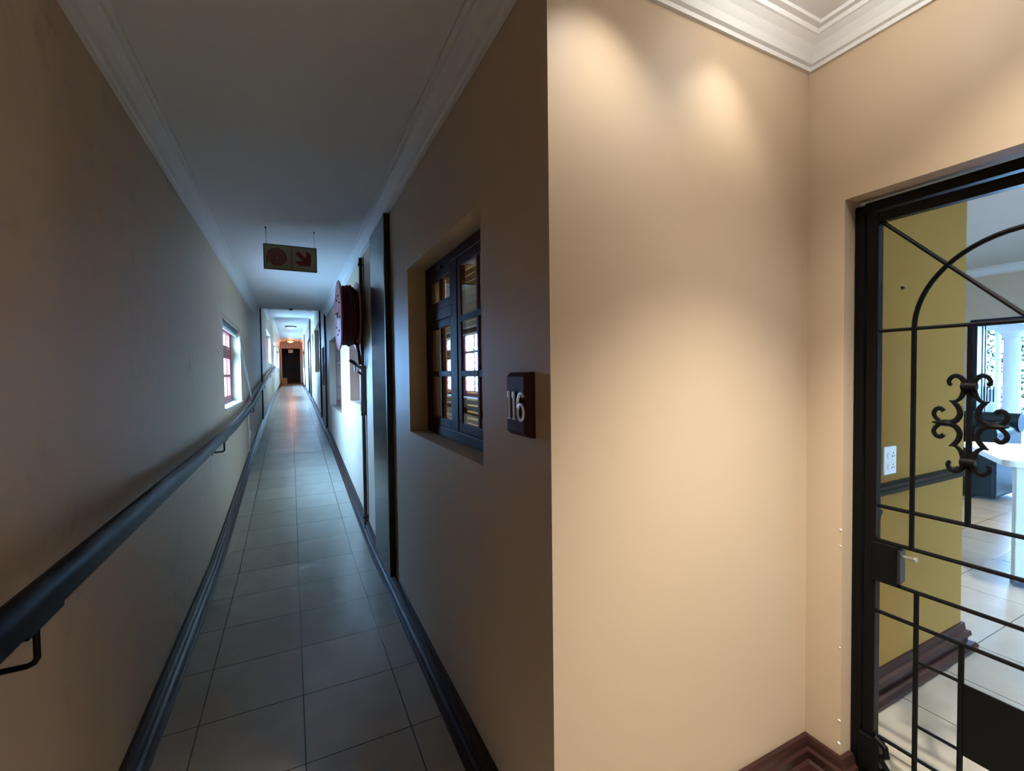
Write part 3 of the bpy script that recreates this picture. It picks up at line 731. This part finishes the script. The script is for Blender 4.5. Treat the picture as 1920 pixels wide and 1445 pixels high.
# ------------------------------------------------------------------ lounge furniture
root = empty('table', (4.7, 1.2, 0), 'cream table with square legs in the lounge beyond the gate', 'table')
e1, e2 = Vector((.857, .515, 0)), Vector((.515, -.857, 0)); c0 = Vector((4.18, 1.21, 0)); tz = .84
LA, LB = .95, .85
q = MB(); pts = []
r = .07
for (ca, cb, a0) in ((r, r, 180), (LA - r, r, 270), (LA - r, LB - r, 0), (r, LB - r, 90)):
    for k in range(6):
        t = math.radians(a0 + 90 * k / 5); p = c0 + e1 * (ca + r * math.cos(t)) + e2 * (cb + r * math.sin(t)); pts.append((p.x, p.y))
q.prism(pts, 'z', tz - .045, tz); q.build('tabletop', M['table'], root, bevel=.006)
for (u, v) in ((.085, .10), (LA - .085, .42), (LA - .085, LB - .08), (.085, LB - .10)):
    p = c0 + e1 * u + e2 * v
    lg = MB().obox((p.x, p.y, (tz - .045) / 2 + .015), (e1, e2, (0, 0, 1)), (.032, .032, (tz - .045) / 2 - .016)).build('leg', M['leg'], root, bevel=.006)
    sub(MB().obox((p.x, p.y, .016), (e1, e2, (0, 0, 1)), (.034, .034, .015)), 'rubber_foot', M['black'], lg, root)

root = empty('armchair', (7.1, 2.4, 0), 'dark teal leather armchair by the lounge sliding door behind table', 'armchair')
MB().box(6.75, 7.42, 2.02, 2.80, .03, .40).build('base', M['leather'], root, bevel=.03, seg=3)
MB().box(6.74, 7.22, 2.19, 2.63, .402, .52).build('seat_cushion', M['leather'], root, bevel=.04, seg=3)
for ya in (2.015, 2.635):
    MB().box(6.76, 7.42, ya, ya + .17, .30, .76).tube([(6.74, ya + .085, .73), (7.40, ya + .085, .75)], .095, 16).build('arm', M['leather'], root, smooth=True)
MB().box(7.20, 7.42, 2.02, 2.80, .402, .84).tube([(7.33, 1.99, .82), (7.33, 2.83, .82)], .105, 16).build('backrest', M['leather'], root, smooth=True)

# ------------------------------------------------------------------ outside
o_ = MB().box(-60, 80, -60, 90, -.5, -.16).build('ground', M['ground']); struct(o_)
for i, (yy) in enumerate((4.25, 1.6)):
    root = empty('patio_column', (15, yy, 0), ('white round patio column nearest the sliding door jamb', 'white round patio column further right beyond the sliding door')[i], 'column', 'patio columns')
    MB().lathe((15, yy, -.16), (0, 0, 1), [(0, .22), (.12, .22), (.14, .17), (.2, .155), (2.28, .14)], 28).build('shaft', M['column'], root, smooth=True)
    MB().lathe((15, yy, 2.12), (0, 0, 1), [(0, .145), (.03, .17), (.06, .165), (.10, .20), (.14, .22), (.14, 0)], 28).build('capital', M['column'], root, smooth=True)
    MB().box(14.76, 15.24, yy - .24, yy + .24, 2.26, 2.34).build('abacus', M['column'], root)
o_ = MB().box(14.75, 15.25, -4, 4.7, 2.34, 3.0).build('wall_patio_beam', M['column']); struct(o_)
struct(MB().box(7.9, 19.2, -4.2, 7.4, 3.0, 3.12).build('ceiling', M['white']))  # porch roof, widened to shut sky light out of the patio
struct(MB().wall('x', 19.0, 19.2, -4.2, 7.4, -.16, 3.0, [(-2.0, -.4, .9, 2.4), (3.6, 5.9, .3, 2.8)]).build('wall_sky_block_far', M['column']))  # far wall added to close the patio and limit its daylight
struct(MB().wall('y', -4.2, -4.0, 8.0, 19.0, -.16, 3.0).build('wall_sky_block_side', M['column']))  # both side walls added, out of view, to hold back sky light
struct(MB().wall('y', 7.2, 7.4, 8.0, 19.0, -.16, 3.0).build('wall_sky_block_side', M['column']))
struct(MB().box(8.0, 19.0, -4.0, 7.2, -.159, -.04).build('floor', M['tile']))
# white garden wall with an arched opening
q = MB(); ya, yb = 5.14, 5.35; zt = 2.40
w0, w1, z0w, z1w = 5.06, 5.48, -.16, 2.75
q.box(17, 17.15, w0, ya, z0w, zt).box(17, 17.15, yb, w1, z0w, zt).box(17, 17.15, ya, yb, z0w, .85)
top = [(w0, zt), (w0, z1w), (w1, z1w), (w1, zt), (yb, zt)] + [((ya + yb) / 2 + (yb - ya) / 2 * math.cos(math.pi * k / 14), zt + (yb - ya) / 2 * math.sin(math.pi * k / 14)) for k in range(1, 14)] + [(ya, zt)]
q.prism(top, 'x', 17.0, 17.15)
struct(q.build('wall_garden_arch', M['column']))
root = empty('balustrade', (16.8, 5.25, 0), 'low dark balustrade in front of the white garden arch', 'balustrade')
MB().box(16.75, 16.85, 5.0, 5.5, .93, 1.0).box(16.75, 16.85, 5.0, 5.5, .45, .52).box(16.77, 16.83, 5.0, 5.04, -.16, .93).box(16.77, 16.83, 5.46, 5.5, -.16, .93).build('rails', M['column'], root)
for k in range(6):
    MB().tube([(16.8, 5.09 + .065 * k, .52), (16.8, 5.09 + .065 * k, .93)], .014, 8).build('spindle', M['blackmetal'], root)
def hedge(y0, y1, x, h, label):
    q = MB(); rnd = random.Random(int(y0 * 100))
    for k in range(900):
        p = Vector((x + rnd.uniform(-.5, .5), rnd.uniform(y0, y1), rnd.uniform(-.16, h)))
        a = Vector((rnd.uniform(-1, 1), rnd.uniform(-1, 1), rnd.uniform(-1, 1))).normalized(); b_ = a.orthogonal().normalized(); s_ = rnd.uniform(.05, .11)
        v = [q.bm.verts.new(p + a * s_ * u + b_ * s_ * w_) for u, w_ in ((-1, 0), (0, -.45), (1, 0), (0, .45))]
        q.bm.faces.new(v)
    r_ = empty('garden_hedge', (x, (y0 + y1) / 2, 0), label, 'hedge')
    q.build('foliage', M['leaf'], r_)
    MB().tube([(x, (y0 + y1) / 2, -.16), (x, (y0 + y1) / 2 + .05, h * .8)], [.06, .03], 8).build('stem', M['dark'], r_)
hedge(5.5, 6.3, 18.2, 2.6, 'leafy green shrub seen left of the white garden arch')
hedge(4.85, 5.25, 17.9, 2.3, 'leafy green shrub between white garden arch and patio column')

# ------------------------------------------------------------------ lights
def light(name, kind, loc, energy, col, **k):
    l = bpy.data.lights.new(name, kind); l.energy = energy; l.color = col
    for a, v in k.items(): setattr(l, a, v)
    o = bpy.data.objects.new(name, l); C.objects.link(o); o.location = loc; return o
WARM = (1, .96, .89)
for i, (x, y, p, ang, bl) in enumerate(((1.20, .825, 21, 88, 1.0), (.74, .79, 30, 98, 1.0), (1.12, .24, 480, 84, 1.0), (1.30, .30, 80, 104, 1.0))):
    root = empty('downlight', (x, y, CZ), ('recessed downlight in the alcove ceiling by the corner near the gate', 'recessed downlight in the alcove ceiling near the corridor corner', 'recessed downlight in the middle of the alcove ceiling', 'recessed downlight above the black gate in the alcove ceiling')[i], 'downlight', 'alcove downlights')
    MB().lathe((x, y, CZ), (0, 0, -1), [(0, .026), (0, .042), (.004, .042), (.006, .036), (.004, .028), (.001, .026)], 28).build('ring', M['socket'], root, smooth=True)
    MB().lathe((x, y, CZ - .0005), (0, 0, -1), [(0, .025), (.0012, .025), (.0012, 0)], 20).build('lens', M['bulb'], root)
    light('downlight_beam', 'SPOT', (x, y, CZ - .012), p, WARM, spot_size=math.radians(ang), spot_blend=bl, shadow_soft_size=.025)
light('alcove_fill', 'POINT', (1.28, .60, CZ - .075), 5.0, WARM, shadow_soft_size=.03)  # bare fill light added to lift the alcove ceiling, no fitting here
light('far_lamp_glow', 'POINT', (.0, 28, 3.22), 24, (1, .33, .07), shadow_soft_size=.08)
light('blind_fill', 'POINT', (1.3, 1.9, 2.64), 110, (1, .86, .55), shadow_soft_size=.08)  # unseen light added above the blind to brighten its slats

light('passage_fill', 'SPOT', (2.45, .1, 2.66), 11, WARM, spot_size=math.radians(150), spot_blend=1, shadow_soft_size=.04)  # unseen fill added to warm the ochre wall
for x, y in ((4.3, .95), (5.5, 2.3), (5.5, -.6)):
    light('lounge_fill', 'SPOT', (x, y, 2.66), 215, (1, .93, .80), spot_size=math.radians(115), spot_blend=1, shadow_soft_size=.06)  # unseen downward fills added to warm and brighten the lounge floor

def portal(loc, rot, sx, sy):
    l = bpy.data.lights.new('sky_portal', 'AREA'); l.shape = 'RECTANGLE'; l.size = sx; l.size_y = sy
    o = bpy.data.objects.new('sky_portal', l); C.objects.link(o); o.location = loc; o.rotation_euler = rot
    l.cycles.is_portal = True
for o in WLS:
    portal((XL - .225, (o[0] + o[1]) / 2, (o[2] + o[3]) / 2), (0, math.radians(-90), 0), o[3] - o[2], o[1] - o[0])
portal((6.0, 4.71, 1.6), (math.radians(-90), 0, 0), 1.6, 1.2)
portal((19.21, 4.75, 1.55), (0, math.radians(90), 0), 2.5, 2.3)
portal((19.21, -1.2, 1.65), (0, math.radians(90), 0), 1.5, 1.6)

W = bpy.data.worlds.new('World'); S.world = W; W.use_nodes = True
nt = W.node_tree; bg = nt.nodes['Background']
bg.inputs['Color'].default_value = (.25, .53, 1.0, 1); bg.inputs['Strength'].default_value = 165.0

# ------------------------------------------------------------------ camera
f_px, yaw, pitch, roll = 842.51, -.4562, -.0279, -.0122
cam = bpy.data.cameras.new('camera'); cam.sensor_width = 36; cam.lens = f_px / 1920 * 36; cam.clip_start = .02; cam.clip_end = 300
co = bpy.data.objects.new('camera', cam); C.objects.link(co)
fw = Vector((-math.sin(yaw) * math.cos(pitch), math.cos(yaw) * math.cos(pitch), math.sin(pitch)))
rt = Vector((math.cos(yaw), math.sin(yaw), 0)); up = rt.cross(fw)
r2 = rt * math.cos(roll) + up * math.sin(roll); u2 = up * math.cos(roll) - rt * math.sin(roll)
co.matrix_world = Matrix(((r2.x, u2.x, -fw.x, 0), (r2.y, u2.y, -fw.y, 0), (r2.z, u2.z, -fw.z, 1.45), (0, 0, 0, 1)))
S.camera = co

S.view_settings.view_transform = 'Standard'; S.view_settings.look = 'None'
S.view_settings.exposure = 0; S.view_settings.gamma = 1; S.view_settings.use_curve_mapping = False
S.cycles.use_denoising = True
S.cycles.max_bounces = 10; S.cycles.diffuse_bounces = 8; S.cycles.glossy_bounces = 4; S.cycles.transparent_max_bounces = 16
S.cycles.sample_clamp_indirect = 15
